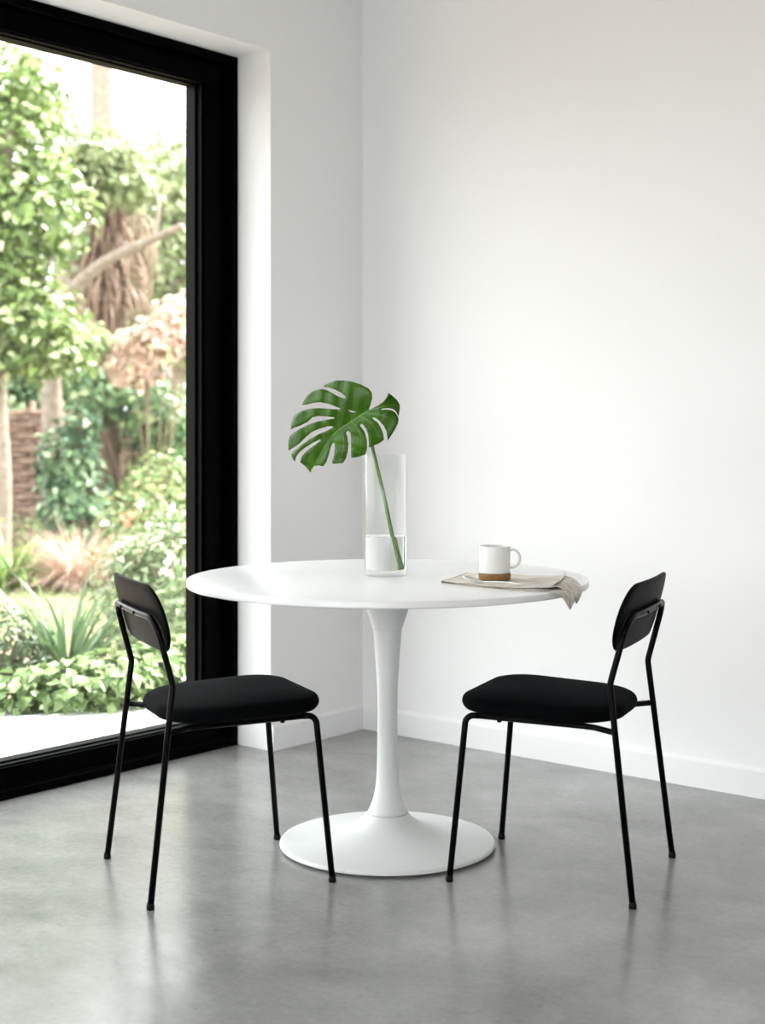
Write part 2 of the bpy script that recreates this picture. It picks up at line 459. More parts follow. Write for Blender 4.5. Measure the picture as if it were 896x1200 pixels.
def make_chair(label):
    c = tag(empty('dining_chair'), label, 'chair', 'black dining chairs at the white table')
    vs, fs = seat_mesh(); s = MB(); s.add(vs, fs); o = s.build('seat', M['fabric'], c, True)
    vs, fs = backrest_mesh(); s = MB(); s.add(vs, fs); o = s.build('backrest', M['wood'], c, True)
    e = o.modifiers.new('es', 'EDGE_SPLIT'); e.split_angle = math.radians(50)
    # rear legs run on into one loop behind the backrest
    zl = .692
    half = lambda sg: [(-.2375, sg*.2225, .006), (-.1765, sg*.201, .529), (-.2205, sg*.197, zl)]
    full = half(1) + [(-.2305, sg, zl) for sg in (.08, -.08)] + list(reversed(half(-1)))
    path = fillet(full, [.05, .052, .3, .3, .052, .05], 10)
    # split where the loop starts to bend: everything below z=.645 belongs to a leg
    left = [p for p in path if p.y > 0 and p.z <= .648]; right = [p for p in path if p.y < 0 and p.z <= .648]
    loop = [p for p in path if p.z > .648]
    def cut(a, bq): return a + (bq - a) * ((.648 - a.z) / (bq.z - a.z))
    a = cut(left[-1], loop[0]); bq = cut(right[0], loop[-1])
    left.append(a); right.insert(0, bq); loop = [a] + loop + [bq]
    legs = [left, list(reversed(right))]
    for sg in (1, -1):
        p = [(.238, sg*.2055, .006), (.199, sg*.190, .4235), (.168, sg*.180, .4215)]
        legs.append(fillet(p, [.022], 10))
        # side rail under the seat, splayed at its back end to meet the rear leg
        rail = [(.168, sg*.180, .4215), (-.118, sg*.152, .4115), (-.1845, sg*.2035, .4140)]
        s = MB(); s.tube(fillet(rail, [.04], 8), TUBE * .95, 12); r_ = s.build('side_rail', M['tube'], c, True)
        s = MB()
        s.lathe([(0, -.0035), (.005, -.003), (.0065, 0), (.0065, .003), (0, .003)], 12, (0, 0))
        s.v = [v + V((.115, sg*.175, .4115)) for v in s.v]
        s.build('bolt', M['tube'], r_, True)
    for pts in legs:
        s = MB(); s.tube(pts, TUBE, 14); lg = s.build('leg', M['tube'], c, True)
        f = pts[0]; s = MB(); s.lathe([(0, 0), (.0085, 0), (.0098, .0015), (.0098, .0085), (.0088, .0115), (.0088, .016), (0, .016)], 16, (f.x, f.y)); s.build('foot_glide', M['rubber'], lg, True)
    s = MB(); s.tube(loop, TUBE, 14); lp = s.build('back_loop', M['tube'], c, True)
    for sg in (1, -1):      # screws that hold the backrest to the loop
        s = MB(); s.tube([(-.242, sg*.066, zl), (-.2365, sg*.066, zl)], .0042, 12); s.build('screw', M['rubber'], lp, True)
    return c
def copy_tree(o, parent=None):
    n = o.copy(); COL.objects.link(n)
    if parent: n.parent = parent
    for ch in list(o.children): copy_tree(ch, n)
    return n
chairL = make_chair('black chair with upholstered seat standing nearest the window, left of the table')
chairR = copy_tree(chairL)
chairL.location = (.854, -1.589, 0); chairL.rotation_euler = (0, 0, math.radians(63.6))
chairR.location = (1.543, -1.012, 0); chairR.rotation_euler = (0, 0, math.radians(-163.97))
chairR['label'] = 'black chair with upholstered seat right of the table, before the bare white wall'

# ------------------------------------------------------------------ vase, water, leaf
vz = TZ; vc = T(-.0044, .03, vz)
RV, HV = .0598, .337
b = MB()
b.lathe([(0, 0), (RV - .006, 0), (RV - .002, .0015), (RV, .006), (RV, HV - .0015), (RV - .0008, HV), (RV - .0022, HV), (RV - .003, HV - .0015), (RV - .003, .024), (RV - .0055, .0195), (RV - .012, .018), (0, .018)], 96)
vase = tag(b.build('glass_vase', M['glass'], None, True, vc + V((0, 0, .0006))), 'tall clear glass cylinder vase standing at the middle of the table', 'vase')
e = vase.modifiers.new('es', 'EDGE_SPLIT'); e.split_angle = math.radians(45)
b = MB(); WL = .1105
rw = RV - .00285
b.lathe([(0, .0182), (RV - .0125, .0182), (RV - .0058, .0197), (rw, .0245), (rw, WL + .0012), (rw - .0015, WL), (0, WL)], 96)
wat = tag(b.build('vase_water', M['water'], None, True, vc + V((0, 0, .0006))), 'clear water filling the bottom third of the glass vase', 'water')

e = wat.modifiers.new('es', 'EDGE_SPLIT'); e.split_angle = math.radians(40)
# monstera leaf: outline in leaf-plane units (1 unit = 1/5.973 px of a 0.00236 m/px drawing)
OUT = [(605,272),(622,235),(634,190),(632,150),(610,120),(560,92),(500,70),(440,60),(390,58),(345,70),(315,85),(296,98),
 (335,105),(380,122),(425,146),(450,170),(454,184),(432,184),(395,168),(350,140),(315,122),(290,117),
 (255,120),(215,135),(180,165),(158,200),(147,230),
 (180,226),(230,213),(275,210),(330,222),(380,240),(416,256),(412,262),(380,262),(320,256),(260,252),(200,256),
 (160,268),(115,285),(85,315),(68,355),(66,404),
 (90,392),(140,375),(185,352),(222,318),(260,309),(320,312),(376,320),(372,328),(330,334),(270,345),(200,367),(130,402),
 (85,430),(55,462),(48,500),(51,558),
 (80,540),(125,510),(175,460),(215,425),(270,400),(330,382),(362,382),(362,394),(330,410),(270,436),(200,476),(130,530),
 (92,560),(70,585),(80,615),(97,640),
 (105,604),(128,570),(172,533),(222,502),(275,476),(280,484),(232,520),(180,562),(145,600),
 (134,640),(165,665),(190,692),(206,716),
 (214,690),(230,668),(262,662),(296,668),
 (318,640),(335,590),(348,540),(358,508),(368,498),(378,508),(380,540),(374,590),(358,640),
 (370,650),(400,646),(435,642),
 (455,610),(468,560),(472,510),(465,460),(455,430),(460,418),(474,415),(487,430),(491,470),(490,540),(492,606),
 (520,602),(550,595),(586,580),
 (598,540),(597,480),(585,430),(563,395),(550,378),(554,366),(572,370),(592,400),(606,440),(611,490),(612,532),
 (640,520),(685,500),(716,478),
 (712,440),(698,400),(675,360),(645,336),(632,323),(655,323),(685,345),(715,380),(735,420),(740,455),(742,484),
 (762,455),(790,410),(812,365),(819,335),
 (810,312),(795,288),(770,272),(735,267),(700,270),(697,262),(735,255),(775,261),(800,281),(817,316),
 (824,280),(827,235),(808,200),(775,170),(747,152),
 (738,180),(715,210),(680,235),(650,250),(628,262)]
HOLE = [(468,270),(500,271),(523,285),(496,287)]
MID = [(604,276),(540,316),(470,365),(400,412),(345,475),(285,570),(207,712)]
K = 3.93 / FPX / 5.973
SN = T(-.0535, -.012, 1.1496 - (481 - V0) / FPX * 3.93)       # where the stalk meets the blade
AX, AY = RT.copy(), V((0, 0, 1))
LN = (RT * -.60 + V((0, 0, .09)) - FW * .80).normalized()       # blade faces up and into the room
def leafp(x, y, lift=0):
    """leaf coordinates -> world: sheared onto the tilted blade, creased along the midrib and rippled"""
    p = SN + AX * ((x - 605) * K * (1.045 if x < 605 else 1)) + AY * (-(y - 272) * K)
    d = (SN - p).dot(LN) / (-FW).dot(LN)
    # signed distance from the midrib
    best = 1e9; sg = 1; tt = 0
    for i in range(len(MID) - 1):
        ax, ay = MID[i]; bx, by = MID[i+1]; dx, dy = bx-ax, by-ay; L2 = dx*dx + dy*dy
        t_ = max(0, min(1, ((x-ax)*dx + (y-ay)*dy) / L2)); qx, qy = ax + t_*dx, ay + t_*dy
        dd = math.hypot(x-qx, y-qy)
        if dd < best:
            best = dd; sg = 1 if dx*(y-ay) - dy*(x-ax) > 0 else -1; tt = (i + t_) / 6
    s_ = best / 300
    if sg > 0:   off = -.050 * s_ + .030 * s_ * s_                  # upper half
    else:        off = -.030 * s_ + .055 * s_ * s_                  # lower half bends away
    off += .0022 * math.sin(best * .045 + tt * 26) * min(1, best / 60)
    if x > 605: off += .03 * ((x - 605) / 220) ** 2
    return p - FW * d * 1.0 + FW * off - FW * lift
mon = tag(empty('monstera_leaf', SN), 'split green monstera leaf on a long stalk leaning in the vase', 'leaf')
polys = [[V((x, y, 0)) for x, y in OUT], [V((x, y, 0)) for x, y in HOLE]]
tris = tessellate_polygon(polys); flat = OUT + HOLE
bm = bmesh.new()
bv = [bm.verts.new((x, y, 0)) for x, y in flat]
for t_ in tris:
    try: bm.faces.new([bv[i] for i in t_])
    except ValueError: pass
for it in range(6):
    bmesh.ops.beautify_fill(bm, faces=bm.faces[:], edges=[e for e in bm.edges if len(e.link_faces) == 2])
    lim = max(22, 160 / (it + 1))
    long_ = [e for e in bm.edges if e.calc_length() > lim]
    if long_: bmesh.ops.subdivide_edges(bm, edges=long_, cuts=1)
    bmesh.ops.triangulate(bm, faces=[f for f in bm.faces if len(f.verts) > 3])
bmesh.ops.beautify_fill(bm, faces=bm.faces[:], edges=[e for e in bm.edges if len(e.link_faces) == 2])
vs = []; fs = []
bm.verts.index_update()
for v in bm.verts: vs.append(leafp(v.co.x, v.co.y) - SN)
for f in bm.faces: fs.append(tuple(v.index for v in f.verts))
bm.free()
def monstera_mat():
    m = bpy.data.materials.new('monstera_green'); m.use_nodes = True
    nt, N, L, b = nodes(m)
    b.inputs['Roughness'].default_value = .24; b.inputs['Specular IOR Level'].default_value = .22
    tc = N.new('ShaderNodeTexCoord'); n = N.new('ShaderNodeTexNoise'); n.inputs['Scale'].default_value = 18; n.inputs['Detail'].default_value = 4
    L.new(tc.outputs['Object'], n.inputs['Vector'])
    r = N.new('ShaderNodeValToRGB'); r.color_ramp.elements[0].position = .35; r.color_ramp.elements[0].color = (.024, .085, .001, 1)
    r.color_ramp.elements[1].position = .7; r.color_ramp.elements[1].color = (.050, .145, .002, 1)
    L.new(n.outputs['Fac'], r.inputs['Fac']); L.new(r.outputs['Color'], b.inputs['Base Color'])
    t = N.new('ShaderNodeBsdfTranslucent'); t.inputs['Color'].default_value = (.12, .38, .03, 1)
    mx = N.new('ShaderNodeMixShader'); mx.inputs[0].default_value = .16
    L.new(b.outputs[0], mx.inputs[1]); L.new(t.outputs[0], mx.inputs[2]); L.new(mx.outputs[0], N['Material Output'].inputs[0])
    return m
s = MB(); s.add(vs, fs); blade = s.build('leaf_blade', monstera_mat(), mon, True)
sm = blade.modifiers.new('thick', 'SOLIDIFY'); sm.thickness = .0007; sm.offset = 0
M['vein'] = mat('leaf_vein', (.16, .33, .06), .4, .4)
def vein(pts, r0, r1):
    q = spline([(x, y, 0) for x, y in pts], 6)
    pp = [leafp(p.x, p.y, .0004) - SN for p in q]; n = len(pp)
    s.tube(pp, [r0 + (r1 - r0) * i / (n - 1) for i in range(n)], 6)
s = MB(); vein(MID, .0016, .0006)
s.build('midrib', M['vein'], mon, True)
s = MB()
for pts in ([(545,313),(608,340),(655,400),(690,485)], [(490,350),(535,390),(556,470),(548,590)], [(415,402),(437,450),(438,540),(405,640)], [(350,468),(310,560),(270,655)],
            [(580,290),(680,300),(760,330),(800,380)], [(598,278),(680,255),(760,235),(815,240)]):
    vein(pts, .0008, .0003)
s.build('side_vein', M['vein'], mon, True)
def vp(u, v, D): return CAM + FW * D + RT * ((u - 448) / FPX * D) + V((0, 0, (V0 - v) / FPX * D))
stalk = [T(.0315, .035, TZ + .0205), T(.0235, .034, TZ + .06), T(.0105, .032, TZ + .125), T(-.0125, .03, TZ + .235), T(-.0385, .024, TZ + .345), T(-.0475, .012, TZ + .395), SN + FW * .004 + V((0, 0, .002))]
q = spline(stalk, 8); n = len(q)
s = MB(); s.tube([p - SN for p in q], [.0088 if i < 3 else max(.0038, .0072 - .0036 * i / n) for i in range(n)], 14)
M['stalk'] = add_noise_bump(mat('leaf_stalk', (.10, .20, .045), .45, .4), 60, .1, .001, 4, ((.085, .18, .035), (.15, .25, .07)))
s.build('stalk', M['stalk'], mon, True)

# ------------------------------------------------------------------ linen napkin
nap_verts, nap_faces = [], []
def edge(pts, t):
    n = len(pts) - 1; x = min(t * n, n - 1e-6); i = int(x); f = x - i
    return V(pts[i]).lerp(V(pts[i+1]), f)
def cloth(front, back, nu, nv, wob, seed):
    F_ = spline(front, 10); B_ = spline(back, 10); k0 = len(nap_verts)
    rnd = random.Random(seed); ph = [rnd.uniform(0, 6) for _ in range(4)]
    for i in range(nu + 1):
        a = edge(F_, i / nu); c = edge(B_, i / nu)
        for j in range(nv + 1):
            t_ = j / nv; p = a.lerp(c, t_)
            u_ = i / nu
            p.z += wob * (math.sin(t_ * 9 + ph[0] + u_ * 3) * math.sin(u_ * 7 + ph[1]) + .6 * math.sin(t_ * 17 + u_ * 11 + ph[2])) * math.sin(PI * min(1, max(0, u_))) ** .5
            w = T(p.x, p.y, TZ + p.z); nap_verts.append(w)
    for i in range(nu):
        for j in range(nv):
            a = k0 + i * (nv + 1) + j; nap_faces.append((a, a + 1, a + nv + 2, a + nv + 1))
# bottom layer, with one corner hanging over the rim
cloth([(.146,-.175,.0016),(.22,-.258,.0016),(.293,-.332,.0016),(.36,-.362,.0018),(.412,-.372,.001),(.437,-.364,-.014),(.459,-.343,-.047)],
      [(.224,.030,.0016),(.30,-.010,.0016),(.38,-.060,.0018),(.44,-.140,.0022),(.488,-.235,.003),(.486,-.298,-.010),(.461,-.341,-.0465)], 40, 16, .0004, 3)
# middle layer, folded a little short of the bottom one
cloth([(.152,-.170,.0045),(.225,-.249,.0045),(.295,-.320,.0045),(.36,-.347,.0046),(.40,-.352,.005)],
      [(.228,.026,.0045),(.30,-.014,.0045),(.38,-.060,.005),(.43,-.110,.0055),(.455,-.17,.006)], 30, 16, .0004, 5)
# top layer: runs to the right, bunches up and drops over the rim in a second corner
cloth([(.146,-.178,.0080),(.22,-.252,.0080),(.29,-.322,.0082),(.35,-.344,.0085),(.405,-.345,.0095),(.432,-.332,.009),(.466,-.322,-.012),(.4815,-.303,-.0375)],
      [(.224,.036,.0080),(.30,-.005,.0085),(.38,-.045,.0095),(.442,-.085,.013),(.470,-.150,.020),(.492,-.215,.013),(.500,-.270,-.010),(.4825,-.301,-.037)], 50, 22, .0011, 9)
# the rolled left fold joining bottom and top layers
A0, B0 = V((.146,-.176,0)), V((.224,.034,0)); k0 = len(nap_verts); dirn = V((-.83, .45, 0)).normalized()
for j in range(13):
    p = A0.lerp(B0, j / 12)
    for k in range(9):
        a = -PI/2 + PI * k / 8
        w = p + dirn * (.0055 * math.cos(a)); nap_verts.append(T(w.x, w.y, TZ + .0048 + .0032 * math.sin(a)))
for j in range(12):
    for k in range(8):
        a = k0 + j * 9 + k; nap_faces.append((a, a + 1, a + 10, a + 9))
# bunched pleat standing up at the right end
cloth([(.408,-.335,.006),(.422,-.270,.010),(.440,-.190,.013),(.462,-.120,.011)],
      [(.430,-.318,.020),(.446,-.262,.017),(.466,-.185,.021),(.476,-.125,.026)], 24, 8, .001, 11)
nap = obj('linen_napkin', nap_verts, nap_faces, M['linen'], None, True)
sm = nap.modifiers.new('thick', 'SOLIDIFY'); sm.thickness = .0009; sm.offset = 1
tag(nap, 'folded beige linen napkin with two corners hanging over the table edge', 'napkin')

# ------------------------------------------------------------------ mug and spoon
mc = T(.2841, -.157, TZ + .0105)
mug = tag(empty('coffee_mug', mc), 'white glazed mug with bare clay foot standing on the napkin', 'mug')
b = MB(); b.lathe([(0, .0), (.0400, 0), (.0418, .0015), (.0424, .005), (.0424, .0155), (.0418, .0165), (.0400, .0165), (.0, .0165)], 64); o = b.build('clay_foot', M['clay'], mug, True)
e = o.modifiers.new('es', 'EDGE_SPLIT'); e.split_angle = math.radians(40)
b = MB(); b.lathe([(0, .0166), (.0396, .0166), (.0402, .02), (.0404, .05), (.0410, .086), (.0406, .0882), (.0394, .0886), (.0380, .0875), (.0368, .05), (.0360, .024), (.034, .020), (0, .0195)], 64); b.build('mug_body', M['ceramic'], mug, True)
b = MB()
hp = [RT * .0395 + V((0, 0, .0765)), RT * .050 + V((0, 0, .0785)), RT * .0605 + V((0, 0, .0725)), RT * .0665 + V((0, 0, .059)), RT * .0655 + V((0, 0, .046)), RT * .058 + V((0, 0, .036)), RT * .047 + V((0, 0, .0315)), RT * .0385 + V((0, 0, .0325))]
b.tube(spline(hp, 6), .0034, 12); b.build('handle', M['ceramic'], mug, True)

sp = MB()
tip = T(.1955, -.212, TZ + .0255); nk = T(.2455, -.243, TZ + .0125); he = T(.341, -.318, TZ + .0150)
ax = (tip - nk); Lb = ax.length; ax.normalize(); side = V((0, 0, 1)).cross(ax).normalized(); nup = ax.cross(side).normalized()
if nup.z < 0: nup = -nup
spoon = tag(empty('teaspoon', nk), 'steel teaspoon lying on the napkin in front of the white mug', 'spoon')
nu_, nv_ = 18, 14; vs = []; fs = []
for i in range(nu_ + 1):
    t_ = i / nu_; wd = .0155 * (math.sin(PI * min(1, t_ ** .8 * .97 + .015)) ** .62)
    for j in range(nv_ + 1):
        s_ = (j / nv_ - .5) * 2
        dep = -.0062 * (1 - s_ * s_) * math.sin(PI * min(1, t_ * .96 + .02)) ** .8
        vs.append(ax * (Lb * t_) + side * (wd * s_) + nup * dep)
for i in range(nu_):
    for j in range(nv_):
        a = i * (nv_ + 1) + j; fs.append((a, a + 1, a + nv_ + 2, a + nv_ + 1))
o = obj('bowl', vs, fs, M['steel'], spoon, True); q = o.modifiers.new('thick', 'SOLIDIFY'); q.thickness = .0012; q.offset = 0
hv = he - nk; hs = V((0, 0, 1)).cross(hv).normalized(); b = MB()
n = 16; vs = []; fs = []
for i in range(n + 1):
    t_ = i / n; c_ = hv * t_ + V((0, 0, .0045 * math.sin(PI * t_) * .6)) - ax * -.001
    w_ = .0022 + .0026 * max(0, t_ - .35) ** 1.2 * 2; th = .0011
    if i == n: w_ *= .6
    vs += [c_ + hs * w_ + V((0, 0, th)), c_ - hs * w_ + V((0, 0, th)), c_ - hs * w_ - V((0, 0, th)), c_ + hs * w_ - V((0, 0, th))]
for i in range(n):
    for k in range(4):
        a = i * 4 + k; c_ = i * 4 + (k + 1) % 4; fs.append((a, c_, c_ + 4, a + 4))
fs += [(0, 1, 2, 3), (n*4, n*4+3, n*4+2, n*4+1)]
b.add(vs, fs); b.build('handle', M['steel'], spoon, True)

# ------------------------------------------------------------------ the garden beyond the glass
GZ = -.04
def gp(u, D, z=GZ): 
    p = CAM + FW * D + RT * ((u - 448) / FPX * D); return V((p.x, p.y, z))
rnd = random.Random(21)
def rv(): 
    while True:
        p = V((rnd.uniform(-1, 1), rnd.uniform(-1, 1), rnd.uniform(-1, 1)))
        if .05 < p.length < 1: return p.normalized()
def add_leaf(mb, p, d, n, L_, w):
    """a pointed leaf, creased along its middle and bending over at the tip"""
    d = d.normalized(); s_ = d.cross(n)
    if s_.length < .05: s_ = d.cross(V((.3, .7, .2)))
    s_.normalize(); n = s_.cross(d)
    a = p; m1 = p + d * L_ * .45 - n * L_ * .03; t_ = p + d * L_ - n * L_ * .18
    l1 = p + d * L_ * .42 + s_ * w * .5 + n * w * .14; r1 = p + d * L_ * .42 - s_ * w * .5 + n * w * .14
    mb.add([a, l1, t_, r1, m1], [(0, 4, 1), (1, 4, 2), (0, 3, 4), (3, 2, 4)])
def leaf_cloud(mb, c, rad, n, L_, w, shell=.55, up=.35, flat=False):
    c = V(c); rad = V(rad)
    for _ in range(n):
        q = rv(); k = shell + (1 - shell) * rnd.random() ** .6
        p = c + V((q.x * rad.x, q.y * rad.y, q.z * rad.z)) * k
        if p.z < GZ + .02: p.z = GZ + .02 + rnd.random() * .05
        n_ = (q + V((0, 0, up * 2)) + rv() * .7).normalized()
        d = (rv() + q * .5 - V((0, 0, .35)))
        d = d - n_ * d.dot(n_)
        sc = rnd.uniform(.7, 1.25)
        add_leaf(mb, p, d, n_, L_ * sc, w * sc)
def local(mb, o): mb.v = [v - o for v in mb.v]; return mb
def bush(name, label, cat, base, parts, nleaf, L_, w, m, stems=6, group=None, stem_m=None, shell=.5):
    """parts: ellipsoids (dx along view-right, dy along view-depth, z, rx, ry, rz)"""
    root = tag(empty(name, base), label, cat, group)
    mb = MB(); tot = sum(p[3] * p[5] for p in parts)
    for (dx, dy, z, rx, ry, rz) in parts:
        leaf_cloud(mb, V(base) + RT * dx + FW * dy + V((0, 0, z)), (rx, ry, rz), max(8, int(nleaf * rx * rz / tot)), L_, w, shell)
    local(mb, V(base)).build('foliage', m, root, False, fix=False)
    mb = MB()
    for k in range(stems):
        p = parts[k % len(parts)]; e_ = RT * (p[0] + rnd.uniform(-.5, .5) * p[3]) + FW * (p[1] + rnd.uniform(-.4, .4) * p[4]) + V((0, 0, p[2] + p[5] * .4))
        s0 = RT * rnd.uniform(-.06, .06) + FW * rnd.uniform(-.06, .06)
        mb.tube(spline([s0, s0.lerp(e_, .5) + V((0, 0, .05)), e_], 4), [.010 - .0005 * i for i in range(9)], 5)
    mb.build('stem', stem_m or MG['twig'], root, True)
    return root
def strap(mb, p, az, L_, w, lean, droop, seg=7, fold=.25):
    """one long arching blade"""
    d0 = V((math.cos(az), math.sin(az), 0)); s_ = V((-math.sin(az), math.cos(az), 0)); vs = []; fs = []
    pos = V(p); ang = PI/2 - lean
    for i in range(seg + 1):
        t_ = i / seg; wd = w * (1 - t_ ** 2.2) * .5 + .0004
        dr = d0 * math.cos(ang) + V((0, 0, math.sin(ang)))
        vs += [pos - s_ * wd, pos + (d0 * math.sin(ang) * -1 + V((0, 0, math.cos(ang)))) * -wd * fold, pos + s_ * wd]
        pos = pos + dr * (L_ / seg); ang -= droop / seg * (1 + t_)
    for i in range(seg):
        a = i * 3; fs += [(a, a+1, a+4, a+3), (a+1, a+2, a+5, a+4)]
    mb.add(vs, fs)
def strap_clump(name, label, cat, base, n, L_, w, lean, droop, m, spread=.1):
    root = tag(empty(name, base), label, cat); mb = MB()
    for _ in range(n):
        a = rnd.uniform(0, 2*PI); r_ = rnd.random() * spread
        strap(mb, V((math.cos(a) * r_, math.sin(a) * r_, 0)), a + rnd.uniform(-.5, .5), L_ * rnd.uniform(.6, 1.1), w * rnd.uniform(.7, 1.1), lean * rnd.uniform(.2, 1.3), droop * rnd.uniform(.4, 1.4))
    mb.build('foliage', m, root, False, fix=False)
    return root
MG = {}
MG['twig'] = bark_mat('twig_bark', (.16, .11, .07), (.26, .19, .13))
MG['bark'] = bark_mat('tree_bark', (.20, .155, .12), (.35, .295, .245))
MG['dark_bark'] = bark_mat('palm_bark', (.08, .052, .036), (.16, .11, .08))
MG['ground_leaf'] = leaf_mat('ground_cover_leaf', (.10, .17, .05), (.25, .34, .14), .25)
MG['iris'] = leaf_mat('iris_blade', (.07, .13, .055), (.17, .25, .12), .25, .4)
MG['mound'] = leaf_mat('mound_leaf', (.03, .06, .022), (.085, .13, .05), .2)
MG['lily'] = leaf_mat('day_lily_blade', (.08, .16, .03), (.22, .31, .08), .3)
MG['pink_grass'] = leaf_mat('pink_grass_blade', (.38, .25, .19), (.62, .47, .38), .3, .6)
MG['shrub'] = leaf_mat('glossy_shrub_leaf', (.045, .10, .055), (.16, .27, .12), .2, .3, (.55, .66, .42))
MG['perennial'] = leaf_mat('perennial_leaf', (.12, .18, .075), (.27, .34, .18), .25, .5, (.60, .62, .44))
MG['border'] = leaf_mat('border_shrub_leaf', (.11, .18, .055), (.25, .33, .13), .28, .45, (.66, .46, .30))
MG['canopy'] = leaf_mat('tree_leaf', (.065, .115, .024), (.24, .33, .10), .32, .35, (.60, .64, .40))
MG['pale'] = leaf_mat('pale_tree_leaf', (.16, .215, .085), (.34, .385, .20), .3, .5, (.56, .54, .36))
MG['far'] = leaf_mat('far_tree_leaf', (.11, .15, .07), (.26, .31, .15), .28, .5, (.46, .48, .30))
MG['pinkleaf'] = leaf_mat('pink_shrub_leaf', (.52, .36, .29), (.72, .56, .47), .32, .5, (.42, .47, .22))
MG['ivy'] = leaf_mat('climber_leaf', (.06, .14, .06), (.18, .30, .12), .25, .35, (.48, .56, .30))
MG['petal'] = mat('orange_petal', (.60, .24, .14), .5, .3)
MG['petal_y'] = mat('yellow_petal', (.85, .60, .05), .5, .3)
MG['petal_w'] = mat('white_petal', (.88, .88, .80), .5, .3)
MG['frond'] = leaf_mat('dry_frond', (.19, .125, .09), (.40, .29, .22), .2, .7)
MG['fence'] = bark_mat('wattle_wood', (.14, .09, .065), (.30, .21, .16))
MG['soil'] = add_noise_bump(mat('garden_soil', (.14, .10, .07), .9, .1), 9, .6, .03, 6, ((.10, .075, .05), (.24, .18, .13)))
MG['lawn'] = leaf_mat('lawn_blade', (.24, .34, .13), (.38, .47, .22), .3, .6)
MG['stone'] = add_noise_bump(mat('pale_paving', (.62, .60, .57), .8, .2), 6, .1, .01, 6, ((.38, .375, .365), (.47, .465, .455)))

# ground, paving, lawn
b = MB(); b.box(-45, -.36, -25, 40, GZ - .3, GZ); structure(b.build('garden_ground', MG['soil']))
b = MB()
for i in range(9):
    y0 = -5.4 + i * .92
    b.box(-.955, -.372, y0 + .004, y0 + .912, GZ, GZ + .025); b.box(-1.55, -.965, y0 - .30, y0 + .608, GZ, GZ + .025)
structure(b.build('patio', MG['stone'], bevel=.004))
mb = MB()
for _ in range(9000):
    p = gp(rnd.uniform(-190, 215), rnd.uniform(7.6, 12.0))
    strap(mb, p, rnd.uniform(0, 6.28), rnd.uniform(.03, .06), .007, .5, .9, 2)
lawn = mb.build('lawn_grass', MG['lawn'], fix=False); tag(lawn, 'mown green lawn behind the spiky iris leaves', 'grass', kind='stuff')

# low leafy plants along the paving
gl = 'low bright green leafy plants along the paving'
for u, D, rr, hh, lab in ((32, 5.95, .17, .17, 'low bright green leafy plant at the left end of the paving edge'),
                          (84, 5.98, .19, .21, 'low bright green leafy plant directly behind the left chair rear leg'),
                          (135, 6.02, .19, .23, 'low bright green leafy plant below the black backrest, by the window sill'),
                          (190, 6.25, .20, .26, 'low bright green leafy plant seen above the left chair seat, beside the window frame')):
    bush('leafy_plant', lab, 'plant', gp(u, D), [(0, 0, hh * .45, rr, rr, hh * .62), (rr * .5, .12, hh * .6, rr * .7, rr * .7, hh * .55)], 420, .072, .048, MG['ground_leaf'], 5, gl, shell=.6)
# dark mound left
bush('dark_shrub', 'rounded dark green shrub at the far left by the lawn edge', 'shrub', gp(2, 6.7), [(0, 0, .17, .24, .24, .20), (.10, .05, .10, .14, .14, .12)], 700, .05, .022, MG['mound'], 6)
# iris
strap_clump('iris_plant', 'clump of tall blue-green sword leaves behind the low leafy plants', 'plant', gp(80, 6.9), 52, .62, .034, .75, .55, MG['iris'], .12)
# airy perennials by the window frame
for u, D, rr, hh, n_, lab in ((150, 7.4, .20, .62, 520, 'pale leafy perennial rising behind the left chair backrest'),
                              (196, 7.3, .22, .74, 640, 'tall pale leafy perennial beside the window frame with white flowers'),
                              (215, 6.9, .14, .50, 300, 'narrow pale perennial half hidden by the window frame')):
    root = bush('perennial_plant', lab, 'plant', gp(u, D), [(0, 0, hh * .5, rr, rr, hh * .55), (.03, .05, hh * .82, rr * .7, rr * .7, hh * .25)], n_, .07, .034, MG['perennial'], 9, 'pale perennials near the window frame', shell=.35)
    for _ in range(5):
        mb = MB()
        c = RT * rnd.uniform(-.7, .7) * rr + FW * rnd.uniform(-.5, .2) * rr + V((0, 0, hh * rnd.uniform(.85, 1.15)))
        for k in range(14):
            add_leaf(mb, c + rv() * .012, rv() + V((0, 0, .4)), V((0, 0, 1)), .026, .02)
        mb.build('flower_head', MG['petal_w'], root, False, fix=False)
# red-orange flower stalks
for u, vtop, D, lab in ((108, 655, 8.2, 'single red-orange flower on a stalk above the black backrest'), (148, 612, 9.0, 'pale orange flower spike before the border shrub')):
    base = gp(u, D); zt = 1.1496 - (vtop - V0) / FPX * D
    root = tag(empty('flower_stalk', base), lab, 'flower'); mb = MB()
    hgt = zt - GZ
    mb.tube(spline([(0, 0, 0), (.01, .01, hgt * .5), (0, 0, hgt)], 5), .006, 6); mb.build('stem', MG['iris'], root, True)
    mb = MB()
    for k in range(9):
        a = k * 2.4; d = V((math.cos(a), math.sin(a), 1.0)); add_leaf(mb, V((0, 0, hgt - .04 + .01 * k)), d, V((-math.cos(a), -math.sin(a), .6)), .075, .04)
    mb.build('flower_head', MG['petal'], root, False, fix=False)
# day lily
dl = strap_clump('day_lily', 'arching green day lily clump at the left edge behind the lawn', 'plant', gp(14, 10.6), 130, .62, .032, .9, 1.5, MG['lily'], .14)
mb = MB()
for k in range(6):
    a = k * 1.05; add_leaf(mb, RT * -.10 + FW * -.12 + V((0, 0, .50)), V((math.cos(a), math.sin(a), .5)), V((-math.cos(a), -math.sin(a), 1)), .09, .045)
mb.build('flower_head', MG['petal_y'], dl, False, fix=False)
# pink ornamental grass
strap_clump('ornamental_grass', 'fluffy pale pink ornamental grass mound behind the lawn', 'grass plant', gp(93, 10.6), 900, .62, .009, .95, .9, MG['pink_grass'], .16)
